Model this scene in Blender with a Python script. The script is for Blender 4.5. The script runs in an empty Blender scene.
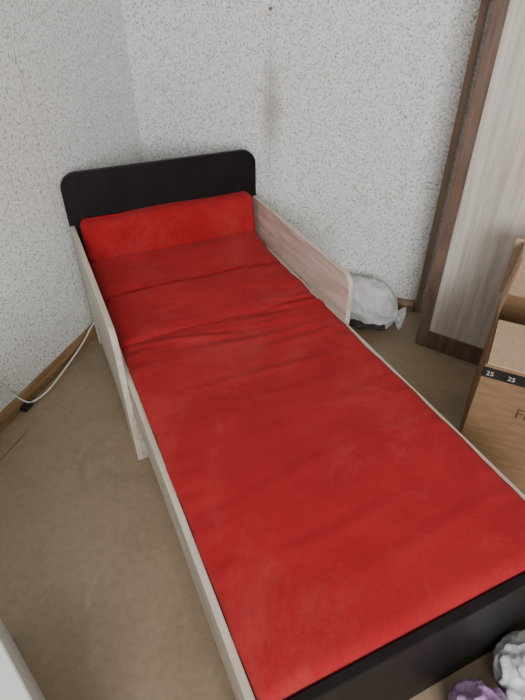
import bpy, bmesh, math, random
from mathutils import Vector, Matrix, noise
random.seed(4)
S=bpy.context.scene
COL=S.collection
H=1.38; M=0.38; PITCH=37.6; YAW=17.7; BEDROT=42.2
WX=-1.335; WY=2.25

# ---------------- materials ----------------
def newmat(name):
    m=bpy.data.materials.new(name); m.use_nodes=True
    nt=m.node_tree; b=nt.nodes['Principled BSDF']
    return m,nt,b
def ramp(nt,stops):
    r=nt.nodes.new('ShaderNodeValToRGB')
    e=r.color_ramp.elements
    while len(e)<len(stops): e.new(0.5)
    for i,(p,c) in enumerate(stops):
        e[i].position=p; e[i].color=(*c,1)
    return r
def coords(nt,scale=(1,1,1),rot=(0,0,0),loc=(0,0,0)):
    tc=nt.nodes.new('ShaderNodeTexCoord'); mp=nt.nodes.new('ShaderNodeMapping')
    mp.inputs['Scale'].default_value=scale; mp.inputs['Rotation'].default_value=rot; mp.inputs['Location'].default_value=loc
    nt.links.new(tc.outputs['Object'],mp.inputs['Vector']); return mp.outputs['Vector']
def noise_tex(nt,vec,scale,detail=3,rough=.5,dist=0):
    n=nt.nodes.new('ShaderNodeTexNoise'); n.inputs['Scale'].default_value=scale
    n.inputs['Detail'].default_value=detail; n.inputs['Roughness'].default_value=rough
    n.inputs['Distortion'].default_value=dist
    nt.links.new(vec,n.inputs['Vector']); return n.outputs['Fac']
def mix(nt,fac,a,b,mode='MIX'):
    m=nt.nodes.new('ShaderNodeMix'); m.data_type='RGBA'; m.blend_type=mode
    for i,v in ((0,fac),(6,a),(7,b)):
        if isinstance(v,(int,float)): m.inputs[i].default_value=v
        elif isinstance(v,tuple): m.inputs[i].default_value=(*v,1)
        else: nt.links.new(v,m.inputs[i])
    return m.outputs[2]
def bump(nt,b,h,strength=.3,dist=.002):
    n=nt.nodes.new('ShaderNodeBump'); n.inputs['Strength'].default_value=strength
    n.inputs['Distance'].default_value=dist
    nt.links.new(h,n.inputs['Height']); nt.links.new(n.outputs['Normal'],b.inputs['Normal'])
def mathn(nt,op,a,b=0,c=0):
    m=nt.nodes.new('ShaderNodeMath'); m.operation=op
    for i,v in enumerate((a,b,c)):
        if isinstance(v,(int,float)): m.inputs[i].default_value=v
        else: nt.links.new(v,m.inputs[i])
    return m.outputs[0]

def mat_noise(name,c1,c2,scale=8,stretch=(1,1,1),rough=.6,bs=0,bscale=200,lo=.35,hi=.65,spec=.5):
    m,nt,b=newmat(name); v=coords(nt,stretch)
    f=noise_tex(nt,v,scale,5,.6); r=ramp(nt,[(lo,c1),(hi,c2)]); nt.links.new(f,r.inputs[0])
    nt.links.new(r.outputs[0],b.inputs['Base Color']); b.inputs['Roughness'].default_value=rough
    b.inputs['Specular IOR Level'].default_value=spec
    if bs: bump(nt,b,noise_tex(nt,coords(nt),bscale,2),bs)
    return m

def wallpaper(name,axis,seams,stain_shade=None,k=1.0):
    m,nt,b=newmat(name)
    v=coords(nt)
    base=ramp(nt,[(.3,(.78*k,.805*k,.81*k)),(.7,(.85*k,.865*k,.86*k))]); nt.links.new(noise_tex(nt,v,2.2,3),base.inputs[0])
    mp=coords(nt,(1,1,1),(.5,.9,.3))
    f3=noise_tex(nt,mp,85,2,.5,.5); r3=ramp(nt,[(.46,(0,0,0)),(.58,(1,1,1))]); nt.links.new(f3,r3.inputs[0])
    c=mix(nt,r3.outputs[0],base.outputs[0],(.90*k,.91*k,.905*k))
    f1=noise_tex(nt,v,125,1.5,.5,.8); r1=ramp(nt,[(.58,(0,0,0)),(.615,(1,1,1))]); nt.links.new(f1,r1.inputs[0])
    c=mix(nt,r1.outputs[0],c,(.50,.475,.43))
    f2=noise_tex(nt,mp,140,1,.5,1.2); r2=ramp(nt,[(.615,(0,0,0)),(.645,(1,1,1))]); nt.links.new(f2,r2.inputs[0])
    c=mix(nt,r2.outputs[0],c,(.30,.31,.305))
    tc=nt.nodes.new('ShaderNodeTexCoord'); sp=nt.nodes.new('ShaderNodeSeparateXYZ'); nt.links.new(tc.outputs['Object'],sp.inputs[0])
    for s in seams:
        q=mathn(nt,'COMPARE',sp.outputs[axis],s,.0018)
        q=mathn(nt,'MULTIPLY',q,.6)
        c=mix(nt,q,c,(.33,.32,.30))
    if stain_shade:  # wall stain, with the soft grey shadow around it painted into the colour
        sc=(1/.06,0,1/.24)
        vec=coords(nt,sc,(0,0,0),(-stain_shade[0]*sc[0],0,-stain_shade[2]*sc[2]))
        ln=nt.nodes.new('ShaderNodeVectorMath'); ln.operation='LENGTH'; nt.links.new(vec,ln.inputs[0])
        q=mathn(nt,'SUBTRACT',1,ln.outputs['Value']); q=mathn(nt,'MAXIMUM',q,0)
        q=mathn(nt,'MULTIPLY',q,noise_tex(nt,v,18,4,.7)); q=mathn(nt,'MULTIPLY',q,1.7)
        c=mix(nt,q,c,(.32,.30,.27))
    nt.links.new(c,b.inputs['Base Color']); b.inputs['Roughness'].default_value=.75
    bump(nt,b,f1,.3,.003); return m
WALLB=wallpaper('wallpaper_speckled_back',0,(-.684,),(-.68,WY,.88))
WALLL=wallpaper('wallpaper_speckled_left',1,(1.55,.5,-.5),None,.95)

def floor_mat():
    m,nt,b=newmat('linoleum_beige'); v=coords(nt)
    r=ramp(nt,[(.3,(.27,.20,.128)),(.7,(.36,.275,.185))]); nt.links.new(noise_tex(nt,v,3,6,.65),r.inputs[0])
    g=ramp(nt,[(.35,(.86,.86,.86)),(.7,(1.05,1.05,1.05))]); nt.links.new(noise_tex(nt,v,45,4,.7),g.inputs[0])
    c=mix(nt,1.0,r.outputs[0],g.outputs[0],'MULTIPLY')
    v2=coords(nt,(3,1,1),(0,0,.8)); s=ramp(nt,[(.58,(0,0,0)),(.85,(1,1,1))]); nt.links.new(noise_tex(nt,v2,6,6,.8,.5),s.inputs[0])
    c=mix(nt,s.outputs[0],c,(.46,.38,.29))
    d=ramp(nt,[(.54,(0,0,0)),(.75,(.5,.5,.5))]); nt.links.new(noise_tex(nt,coords(nt,(1,1,1),(0,0,2)),2.3,5,.7,.8),d.inputs[0])
    c=mix(nt,d.outputs[0],c,(.17,.12,.07))
    nt.links.new(c,b.inputs['Base Color']); b.inputs['Roughness'].default_value=.38
    bump(nt,b,noise_tex(nt,v,14,4),.12,.004); return m
FLOOR=floor_mat()

def fabric():
    m,nt,b=newmat('red_velour'); v=coords(nt)
    r=ramp(nt,[(.3,(.31,.012,.017)),(.72,(.385,.018,.023))]); nt.links.new(noise_tex(nt,v,6,6,.72),r.inputs[0])
    l=ramp(nt,[(.58,(0,0,0)),(.78,(.15,.15,.15))]); nt.links.new(noise_tex(nt,v,190,2,.7),l.inputs[0])
    c=mix(nt,l.outputs[0],r.outputs[0],(.50,.14,.125))
    d=ramp(nt,[(.50,(0,0,0)),(.85,(.45,.45,.45))]); nt.links.new(noise_tex(nt,v,3.2,7,.8,.6),d.inputs[0])
    c=mix(nt,d.outputs[0],c,(.44,.10,.088))
    nt.links.new(c,b.inputs['Base Color']); b.inputs['Roughness'].default_value=1
    b.inputs['Sheen Weight'].default_value=.06; b.inputs['Sheen Roughness'].default_value=.6
    b.inputs['Sheen Tint'].default_value=(1,.7,.65,1)
    b.inputs['Specular IOR Level'].default_value=.06
    bump(nt,b,noise_tex(nt,v,300,3),.2,.001); return m
RED=fabric()
OAK=mat_noise('light_oak_laminate',(.38,.325,.26),(.61,.55,.465),9,(6,.5,6),.5,.1,120)
OAKR=mat_noise('pinkish_oak_laminate',(.48,.355,.305),(.72,.61,.53),7,(6,.6,6),.5,.1,120)
EDGE=mat_noise('oak_edge_band',(.48,.42,.34),(.64,.58,.49),9,(4,.5,4),.5)
BLACK=mat_noise('black_laminate',(.006,.004,.005),(.010,.008,.009),12,rough=.5,spec=.22)
BROWN=mat_noise('brown_frame_wood',(.115,.07,.052),(.20,.135,.105),10,(8,8,.6),.45)
PALE=mat_noise('pale_ash_panel',(.48,.43,.38),(.68,.64,.59),8,(7,7,.35),.5)
TAN=mat_noise('tan_trim',(.28,.20,.13),(.38,.28,.20),10,(5,5,.6),.5)
BASEB=mat_noise('baseboard_brown',(.18,.105,.045),(.31,.195,.095),10,(.5,.5,6),.45)
CARD=mat_noise('cardboard',(.21,.125,.066),(.28,.172,.095),12,(1,1,6),.85,.1,60,spec=.1)
CARDL=mat_noise('cardboard_inner',(.27,.17,.095),(.34,.22,.13),12,(1,1,1),.85,spec=.1)
CEDGE=mat_noise('cardboard_cut_edge',(.40,.28,.175),(.48,.35,.235),80,(1,1,1),.8)
TAPE=mat_noise('black_tape',(.012,.012,.012),(.025,.025,.025),20,rough=.35)
INK=mat_noise('ink_print',(.50,.46,.40),(.60,.55,.48),20,rough=.6)
DINK=mat_noise('dark_print',(.08,.045,.025),(.11,.065,.035),20,rough=.7)
PLAS=mat_noise('white_plastic',(.50,.52,.54),(.72,.73,.74),12,rough=.5,bs=.35,bscale=40,spec=.3)
DARKP=mat_noise('dark_grey_plastic',(.03,.03,.033),(.10,.10,.11),18,rough=.4)
LILAC=mat_noise('lilac_plastic',(.36,.20,.42),(.58,.40,.60),14,rough=.35)
WHITEF=mat_noise('white_laminate',(.74,.74,.72),(.80,.80,.78),5,rough=.4)
CABLE=mat_noise('white_cable',(.65,.63,.58),(.75,.73,.68),20,rough=.5)
CEIL=mat_noise('ceiling_white',(.75,.75,.73),(.8,.8,.78),5,rough=.8)
STAIN=mat_noise('grime',(.12,.095,.065),(.2,.16,.11),20,rough=.8)

# ---------------- mesh helpers ----------------
def empty(name,loc=(0,0,0),rz=0):
    e=bpy.data.objects.new(name,None); e.location=loc; e.rotation_euler=(0,0,rz); COL.objects.link(e); return e
def link(name,me,mat,parent=None,smooth=False):
    o=bpy.data.objects.new(name,me); COL.objects.link(o)
    if mat: me.materials.append(mat)
    if parent: o.parent=parent
    if smooth:
        for p in me.polygons: p.use_smooth=True
    return o
def box(name,a,b,mat,parent=None,bev=.002):
    bm=bmesh.new(); bmesh.ops.create_cube(bm,size=1)
    for v in bm.verts:
        v.co=Vector([a[i]+(b[i]-a[i])*(v.co[i]+.5) for i in range(3)])
    if bev: bmesh.ops.bevel(bm,geom=bm.edges[:],offset=bev,segments=2,affect='EDGES')
    me=bpy.data.meshes.new(name); bm.to_mesh(me); bm.free(); return link(name,me,mat,parent)
def prism(name,pts,t0,t1,axis,mat,parent=None,bev=.0025,edge=None):
    bm=bmesh.new()
    def P(p,t):
        return {'x':(t,p[0],p[1]),'y':(p[0],t,p[1]),'z':(p[0],p[1],t)}[axis]
    va=[bm.verts.new(P(p,t0)) for p in pts]; vb=[bm.verts.new(P(p,t1)) for p in pts]
    bm.faces.new(va); bm.faces.new(vb[::-1]); n=len(pts)
    for i in range(n):
        f=bm.faces.new((va[i],vb[i],vb[(i+1)%n],va[(i+1)%n]))
        if edge: f.material_index=1
    bmesh.ops.recalc_face_normals(bm,faces=bm.faces[:])
    me=bpy.data.meshes.new(name); bm.to_mesh(me); bm.free(); o=link(name,me,mat,parent)
    if edge: me.materials.append(edge)
    if bev:
        md=o.modifiers.new('bev','BEVEL'); md.width=bev; md.segments=2; md.limit_method='ANGLE'; md.angle_limit=.6
    return o
def arc(cx,cy,r,a0,a1,n=10):
    return [(cx+r*math.cos(math.radians(a0+(a1-a0)*i/n)),cy+r*math.sin(math.radians(a0+(a1-a0)*i/n))) for i in range(n+1)]
def cushion(name,a,b,r,mat,parent,disp=None,step=.013):
    bm=bmesh.new(); dims=[b[i]-a[i] for i in range(3)]
    n=[max(2,int(round(d/step))) for d in dims]
    for ax in range(3):
        u,v=[i for i in range(3) if i!=ax]
        for side in (0,1):
            g=[]
            for i in range(n[u]+1):
                row=[]
                for j in range(n[v]+1):
                    p=[0,0,0]; p[ax]=a[ax] if side==0 else b[ax]
                    p[u]=a[u]+dims[u]*i/n[u]; p[v]=a[v]+dims[v]*j/n[v]
                    row.append(bm.verts.new(p))
                g.append(row)
            for i in range(n[u]):
                for j in range(n[v]): bm.faces.new((g[i][j],g[i+1][j],g[i+1][j+1],g[i][j+1]))
    bmesh.ops.remove_doubles(bm,verts=bm.verts[:],dist=1e-4)
    bmesh.ops.recalc_face_normals(bm,faces=bm.faces[:])
    rr=min(r,min(dims)/2-1e-4)
    for v in bm.verts:
        q=Vector([min(max(v.co[i],a[i]+rr),b[i]-rr) for i in range(3)])
        d=v.co-q
        if d.length>1e-6: v.co=q+d.normalized()*rr
    if disp:
        for v in bm.verts: v.co=disp(v.co.copy())
    me=bpy.data.meshes.new(name); bm.to_mesh(me); bm.free(); return link(name,me,mat,parent,True)
def tube(name,pts,r,mat,parent=None):
    c=bpy.data.curves.new(name,'CURVE'); c.dimensions='3D'; c.bevel_depth=r; c.bevel_resolution=3
    s=c.splines.new('NURBS'); s.points.add(len(pts)-1)
    for i,p in enumerate(pts): s.points[i].co=(*p,1)
    s.order_u=3; s.use_endpoint_u=True
    o=bpy.data.objects.new(name,c); COL.objects.link(o); c.materials.append(mat)
    if parent: o.parent=parent
    return o

# ---------------- room ----------------
XR=2.6; YN=-2.2; ZC=2.55
box('floor',(WX-.1,YN,-.1),(XR,WY+.1,0),FLOOR,bev=0)
box('wall_left',(WX-.1,YN,0),(WX,WY+.1,ZC),WALLL,bev=0)
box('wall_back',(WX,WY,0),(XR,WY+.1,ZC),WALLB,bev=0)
box('ceiling',(WX-.1,YN,ZC),(XR,WY+.1,ZC+.1),CEIL,bev=0)
bbp=[(0,0),(.022,0),(.022,.03),(.012,.05),(0,.055)]
prism('baseboard_left',[(WX+x,z) for x,z in bbp],YN,WY,'y',BASEB)
prism('baseboard_back',[(WY-x,z) for x,z in bbp],WX+.022,.07,'x',BASEB)
box('trim_1',(.075,WY-.02,0),(.102,WY,ZC),TAN)
prism('trim_2',[(-1.2275,.4),(-1.223,.4),(-1.222,.97),(-1.226,.98)],0,.0012,'z',STAIN,bev=0)
def hook(name,x,z):
    e=empty(name,(x,WY,z))
    bm=bmesh.new(); bmesh.ops.create_cone(bm,cap_ends=True,segments=12,radius1=.003,radius2=.003,depth=.02,matrix=Matrix.Rotation(math.pi/2,4,'X')@Matrix.Translation((0,0,.01)))
    me=bpy.data.meshes.new('nail_shaft'); bm.to_mesh(me); bm.free(); link('nail_shaft',me,STAIN,e)
    bm=bmesh.new(); bmesh.ops.create_uvsphere(bm,u_segments=12,v_segments=8,radius=.006)
    me=bpy.data.meshes.new('nail_head'); bm.to_mesh(me); bm.free(); o=link('nail_head',me,STAIN,e,True); o.location=(0,-.02,0)
hook('wall_nail',-.68,1.235)

# ---------------- bed ----------------
bed=empty('toddler_bed',(0,0,0),math.radians(BEDROT))
X0,X1=.10,.895; YH=2.06; YF=.262
TG=M+.155
w0,w1=X0-.012,X1+.012
pts=[(w0,0),(w1,0)]+arc(w1-.065,M+.36-.065,.065,0,90)+arc(w0+.065,M+.36-.065,.065,90,180)
prism('headboard',pts,YH,YH+.02,'y',BLACK,bed)
yn=1.235
def side_panel(name,x0,x1,mat):
    r=.05
    pts=[(YH,0),(YH,TG)]+arc(yn+r,TG-r,r,90,180)+[(yn,0),(yn+.13,0),(yn+.13,.10)]+arc(yn+.17,.10,.04,180,90)[1:]+[(YH-.16,.14)]+arc(YH-.12,.10,.04,90,0)+[(YH-.08,0)]
    return prism(name,pts,x0,x1,'x',mat,bed,edge=EDGE)
side_panel('guard_panel_left',X0-.012,X0+.007,OAK)
side_panel('guard_panel_right',X1-.007,X1+.012,OAKR)
box('leg_block_left',(X0+.007,yn,0),(X0+.026,yn+.09,.20),OAK,bed)
box('leg_block_right',(X1-.026,yn,0),(X1-.007,yn+.09,.20),OAK,bed)
RT=M-.02
for nm,x0 in (('side_rail_left',X0+.0075),('side_rail_right',X1-.0075-.017)):
    prism(nm,[(YF+.018,.0),(YF+.10,0),(YF+.10,.20),(1.9,.20),(1.9,RT),(YF+.018,RT)],x0,x0+.017,'x',OAK,bed,edge=EDGE)
pts=[(X0,0),(X1,0)]+arc(X1-.02,M-.02-.02,.02,0,90,5)+arc(X0+.02,M-.02-.02,.02,90,180,5)
prism('footboard',pts,YF-.004,YF+.018,'y',BLACK,bed)
for i in range(13):
    y=.36+i*.125
    box('slat_%d'%i,(X0+.028,y,.245),(X1-.028,y+.07,.26),OAK,bed)
mx0,mx1=X0+.0255,X1-.0255
def nz(x,y,z=0): return noise.noise(Vector((x,y,z)))
def ridge(x,y,z): return 1-2*abs(nz(x,y,z))
creases=((1.17,.006,.10),(1.24,.006,-.06),(1.08,.004,.03),(.99,.004,-.12),(.86,.003,.05),(.70,.004,.12),(.52,.003,-.05),(.42,.003,.08))
def sm(a): a=max(0,min(1,a)); return a*a*(3-2*a)
def dmain(p):
    top=(p.z-.26)/(M-.26)
    if top>.4:
        w=min(1,(top-.4)*2.5)
        h=.012*nz(p.x*2.6,p.y*2.2,1)+.0025*ridge(p.x*2.5+nz(p.x*3,p.y*3),p.y*8,5)
        k=math.exp(-((p.y-1.34)/.07)**2)
        h+=k*(.013*nz(p.x*5+p.y*6,p.y*36+p.x*5,9))
        for yc,am,sl in creases:
            d=p.y-yc-sl*(p.x-.5)-.03*nz(p.x*3,yc*7,2)
            g=max(0,.4+1.6*nz(p.x*2.2+4,yc*9,4))
            h+=am*g*(math.exp(-(d/.016)**2)-.6*math.exp(-((d-.025)/.02)**2))
        edge=min(p.x-mx0,mx1-p.x,p.y-YF)
        h-=.006*math.exp(-(edge/.035)**2)
        e2=min(p.x-mx0,mx1-p.x)
        h+=.006*math.exp(-((e2-.035)/.03)**2)*nz(p.x*2,p.y*26,31)
        p.z+=w*h*(1-.6*math.exp(-(edge/.03)**2))
    s=1 if p.x>(mx0+mx1)/2 else -1
    k=sm((p.z-RT+.002)/.012)
    if min(p.x-mx0,mx1-p.x)<.05: p.x+=k*s*(.010+.006*nz(p.y*9,s*3.3,7))*(1-min(p.x-mx0,mx1-p.x)/.05 if min(p.x-mx0,mx1-p.x)>0 else 1)
    if p.y<.33: p.y-=k*(.006+.005*nz(p.x*6,1,3))
    return p
cushion('mattress_main',(mx0,YF+.019,.26),(mx1,1.415,M+.004),.036,RED,bed,dmain,.0095)
def dseg(rise,phase,y0,y1):
    def f(p):
        t=(p.y-y0)/(y1-y0)
        if p.z>M-.05:
            p.z+=rise[0]*(1-t)+rise[1]*t+.010*nz(p.x*4,p.y*6,phase)+.003*nz(p.x*6,p.y*24,phase+3)
            k=math.exp(-((p.y-y0)/.05)**2)
            p.z+=k*.012*nz(p.x*8+p.y*8,p.y*30,phase+5)
            e=min(p.x-mx0,mx1-p.x); p.z-=.006*math.exp(-(e/.03)**2)
        p.y+=.008*nz(p.x*4,phase,p.z*3)
        return p
    return f
cushion('mattress_fold_middle',(mx0,1.385,.26),(mx1,1.705,M+.006),.034,RED,bed,dseg((0,.014),11,1.393,1.70),.0095)
cushion('mattress_fold_upper',(mx0,1.685,.26),(mx1,2.04,M+.009),.034,RED,bed,dseg((.0,.038),17,1.69,2.04),.0095)
def dbol(p):
    t=(p.z-(M+.02))/.16
    p.y+=.055*t*(1 if p.y<2.02 else 0)
    if p.y<2.04: p.y+=.010*nz(p.x*4,p.z*7,21)
    p.z+=.008*nz(p.x*4,p.y*4,25)
    return p
cushion('bolster_cushion',(mx0,1.95,M+.018),(mx1,2.055,M+.182),.028,RED,bed,dbol,.0095)

# ---------------- leaning wardrobe door ----------------
wd=empty('wardrobe_door',(.100,1.965,0),math.radians(-17))
W,HT,T=.85,2.35,.035
box('stile_left',(0,0,0),(.046,T,HT),BROWN,wd)
box('stile_right',(W-.046,0,0),(W,T,HT),BROWN,wd)
box('rail_bottom',(.046,0,0),(W-.046,T,.085),BROWN,wd)
box('rail_top',(.046,0,HT-.085),(W-.046,T,HT),BROWN,wd)
box('panel_face',(.046,.010,.085),(W-.046,T-.008,HT-.085),PALE,wd,bev=0)

# ---------------- cardboard box ----------------
cb=empty('cardboard_box',(.266,1.262,0),math.radians(-9))
bw,bd,bh,t=.46,.44,.468,.006
box('side_front',(0,0,0),(bw,t,bh),CARD,cb,.001)
box('side_back',(0,bd-t,0),(bw,bd,bh),CARD,cb,.001)
box('side_left',(0,t,0),(t,bd-t,bh),CARD,cb,.001)
box('side_right',(bw-t,t,0),(bw,bd-t,bh),CARD,cb,.001)
box('bottom',(t,t,0),(bw-t,bd-t,t),CARD,cb,0)
prism('flap_front',[(0,bh),(.21,bh+.02),(.21,bh+.026),(0,bh+.006)],t,bw-t,'x',CARDL,cb,0,CEDGE)
prism('flap_back',[(bd-t,bh),(bd-.015,bh+.205),(bd-.009,bh+.205),(bd,bh)],-.012,bw,'x',CARDL,cb,0,CEDGE)
prism('flap_left',[(-.001,bh-.002),(.006,bh),(.02,bh+.20),(.014,bh+.20)],.30,bd-.02,'y',CARD,cb,0,CEDGE)
prism('flap_right',[(bw,bh),(bw-.006,bh),(bw-.16,bh+.055),(bw-.158,bh+.061)],.215,bd-.02,'y',CARD,cb,0,CEDGE)
box('tape_front',(0.0,-.0015,bh-.045),(bw,0,bh-.010),TAPE,cb,0)
box('tape_side',(-.0015,-.0015,bh-.045),(0,.03,bh-.010),TAPE,cb,0)
def text(name,s,loc,rot,size,mat,par):
    c=bpy.data.curves.new(name,'FONT'); c.body=s; c.size=size; c.extrude=.0003; c.materials.append(mat)
    o=bpy.data.objects.new(name,c); COL.objects.link(o); o.location=loc; o.rotation_euler=rot; o.parent=par
for i in range(7):
    text('print_number_%d'%i,'25',(.010+i*.058,-.0022,bh-.036),(math.pi/2,0,0),.021,INK,cb)
text('print_label','FRAGILE',(.12,-.002,bh-.16),(math.pi/2,0,0),.05,DINK,cb)

# ---------------- crumpled bags ----------------
def bag(name,loc,sz,parts,rz=0,seed=1,amp=.16,fine=.09,vf=.05):
    e=empty(name,loc,rz)
    bm=bmesh.new(); bmesh.ops.create_icosphere(bm,subdivisions=6,radius=1)
    for v in bm.verts:
        d=v.co.normalized()
        n=1+amp*(1-abs(nz(d.x*2.2+seed,d.y*2.2,d.z*2.2))*2)+fine*(abs(nz(d.x*5,d.y*5+seed,d.z*5)))+vf*abs(nz(d.x*12,d.y*12+seed,d.z*12))-amp*.5
        c=d*n
        c=Vector((c.x*sz[0],c.y*sz[1],max(c.z,-.82)*sz[2]+.82*sz[2]))
        v.co=c
    me=bpy.data.meshes.new('bag_body'); bm.to_mesh(me); bm.free()
    link('bag_body',me,parts[0],e,True)
    return e
def roll_bag(name,loc,rz,L,R,zs):
    """elongated plastic sack lying on its side with a gathered, tied end"""
    e=empty(name,loc,rz)
    prof=[(0,0),(.03,.45),(.08,.72),(.16,.92),(.3,1.0),(.5,1.02),(.66,.97),(.78,.82),(.86,.58),(.90,.32),(.915,.20),(.94,.26),(.97,.40),(1.0,.46)]
    from bisect import bisect
    def pr(t):
        i=min(max(bisect([a for a,_ in prof],t)-1,0),len(prof)-2)
        a,b=prof[i],prof[i+1]; return a[1]+(b[1]-a[1])*(t-a[0])/(b[0]-a[0])
    bm=bmesh.new(); rings=[]; nr,ns=90,96
    for i in range(nr+1):
        t=i/nr; r=pr(t); ring=[]
        for j in range(ns):
            a=j/ns*2*math.pi
            ple=.10*max(0,(t-.6)/.4)*math.sin(a*9+2*math.sin(t*9))
            fold=.11*(1-2*abs(nz(math.cos(a)*1.8+t*3,math.sin(a)*1.8,t*4)))+.08*abs(nz(math.cos(a)*4,math.sin(a)*4+t*9,5))+.04*abs(nz(math.cos(a)*9+3,math.sin(a)*9+t*16,5))
            rr=R*r*(1+ple+fold)
            z=max(rr*math.sin(a)*zs+R*zs*.86*(1-.25*sm((t-.7)/.3)),.001)
            ring.append(bm.verts.new(((t-.5)*L,rr*math.cos(a),z)))
        rings.append(ring)
    for k in range(nr):
        for i in range(ns):
            f=bm.faces.new((rings[k][i],rings[k][(i+1)%ns],rings[k+1][(i+1)%ns],rings[k+1][i]))
            zc=f.calc_center_median().z; f.material_index=1 if (zc<R*zs*.58 and k<nr*.84) else 0
    bmesh.ops.remove_doubles(bm,verts=bm.verts[:],dist=1e-5)
    bmesh.ops.recalc_face_normals(bm,faces=bm.faces[:])
    me=bpy.data.meshes.new('bag_body'); bm.to_mesh(me); bm.free(); link('bag_body',me,PLAS,e,True); me.materials.append(DARKP)
    return e
roll_bag('plastic_bag',(-.155,2.085,0),math.radians(-12),.37,.108,.98)
def BL(l,a): return (.741*l-.672*a,.672*l+.741*a,0)
b2=bag('plastic_bag',BL(.785,.150),(.105,.09,.09),(PLAS,),0,8,.16,.07,.03)
b3=bag('lilac_bag',BL(.60,.135),(.065,.085,.075),(LILAC,),.73,14,.16,.07,.03)

# ---------------- white cabinet ----------------
tb=empty('white_cabinet',(-.36,.14,0),math.radians(-28))
box('top_board',(-.5,-.42,.575),(.10,0,.6),WHITEF,tb)
box('side_left',(-.49,-.41,0),(-.472,-.01,.575),WHITEF,tb)
box('side_right',(.072,-.41,0),(.09,-.01,.575),WHITEF,tb)
box('back_board',(-.472,-.022,.04),(.072,-.01,.575),WHITEF,tb)
box('shelf',(-.472,-.40,.28),(.072,-.022,.296),WHITEF,tb)

# ---------------- cable ----------------
cx=WX+.035
pts=[(cx-.03,1.0,.25),(cx-.028,1.04,.12),(cx-.0,1.08,.02),(cx+.012,1.12,.01),(cx+.03,1.18,.02),(cx+.02,1.3,.03),(cx+.012,1.45,.05),(cx-.005,1.55,.075),(cx-.002,1.66,.1),(cx-.02,1.85,.10),(cx-.025,2.1,.08)]
cab=empty('power_cable')
tube('cord',pts,.004,CABLE,cab)
box('plug',(cx-.02,1.05,.0),(cx+.01,1.10,.022),TAPE,cab,.004)
# ---------------- light ----------------
w=bpy.data.worlds.new('World'); S.world=w; w.use_nodes=True
bg=w.node_tree.nodes['Background']; bg.inputs[0].default_value=(.84,.91,1,1); bg.inputs[1].default_value=.30
def area(name,loc,target,sx,sy,power,col):
    l=bpy.data.lights.new(name,'AREA'); l.shape='RECTANGLE'; l.size=sx; l.size_y=sy; l.energy=power; l.color=col
    o=bpy.data.objects.new(name,l); COL.objects.link(o); o.location=loc
    o.rotation_euler=(Vector(target)-Vector(loc)).to_track_quat('-Z','Y').to_euler()
area('window_light',(1.1,-1.7,1.5),(-.3,2.1,1.15),1.2,1.1,104,(1,.985,.955))

# ---------------- camera ----------------
c=bpy.data.cameras.new('camera'); c.lens=26; c.sensor_width=36; c.clip_start=.02
o=bpy.data.objects.new('camera',c); COL.objects.link(o)
o.location=(0,0,H); o.rotation_euler=(math.radians(90-PITCH),0,math.radians(YAW))
S.camera=o
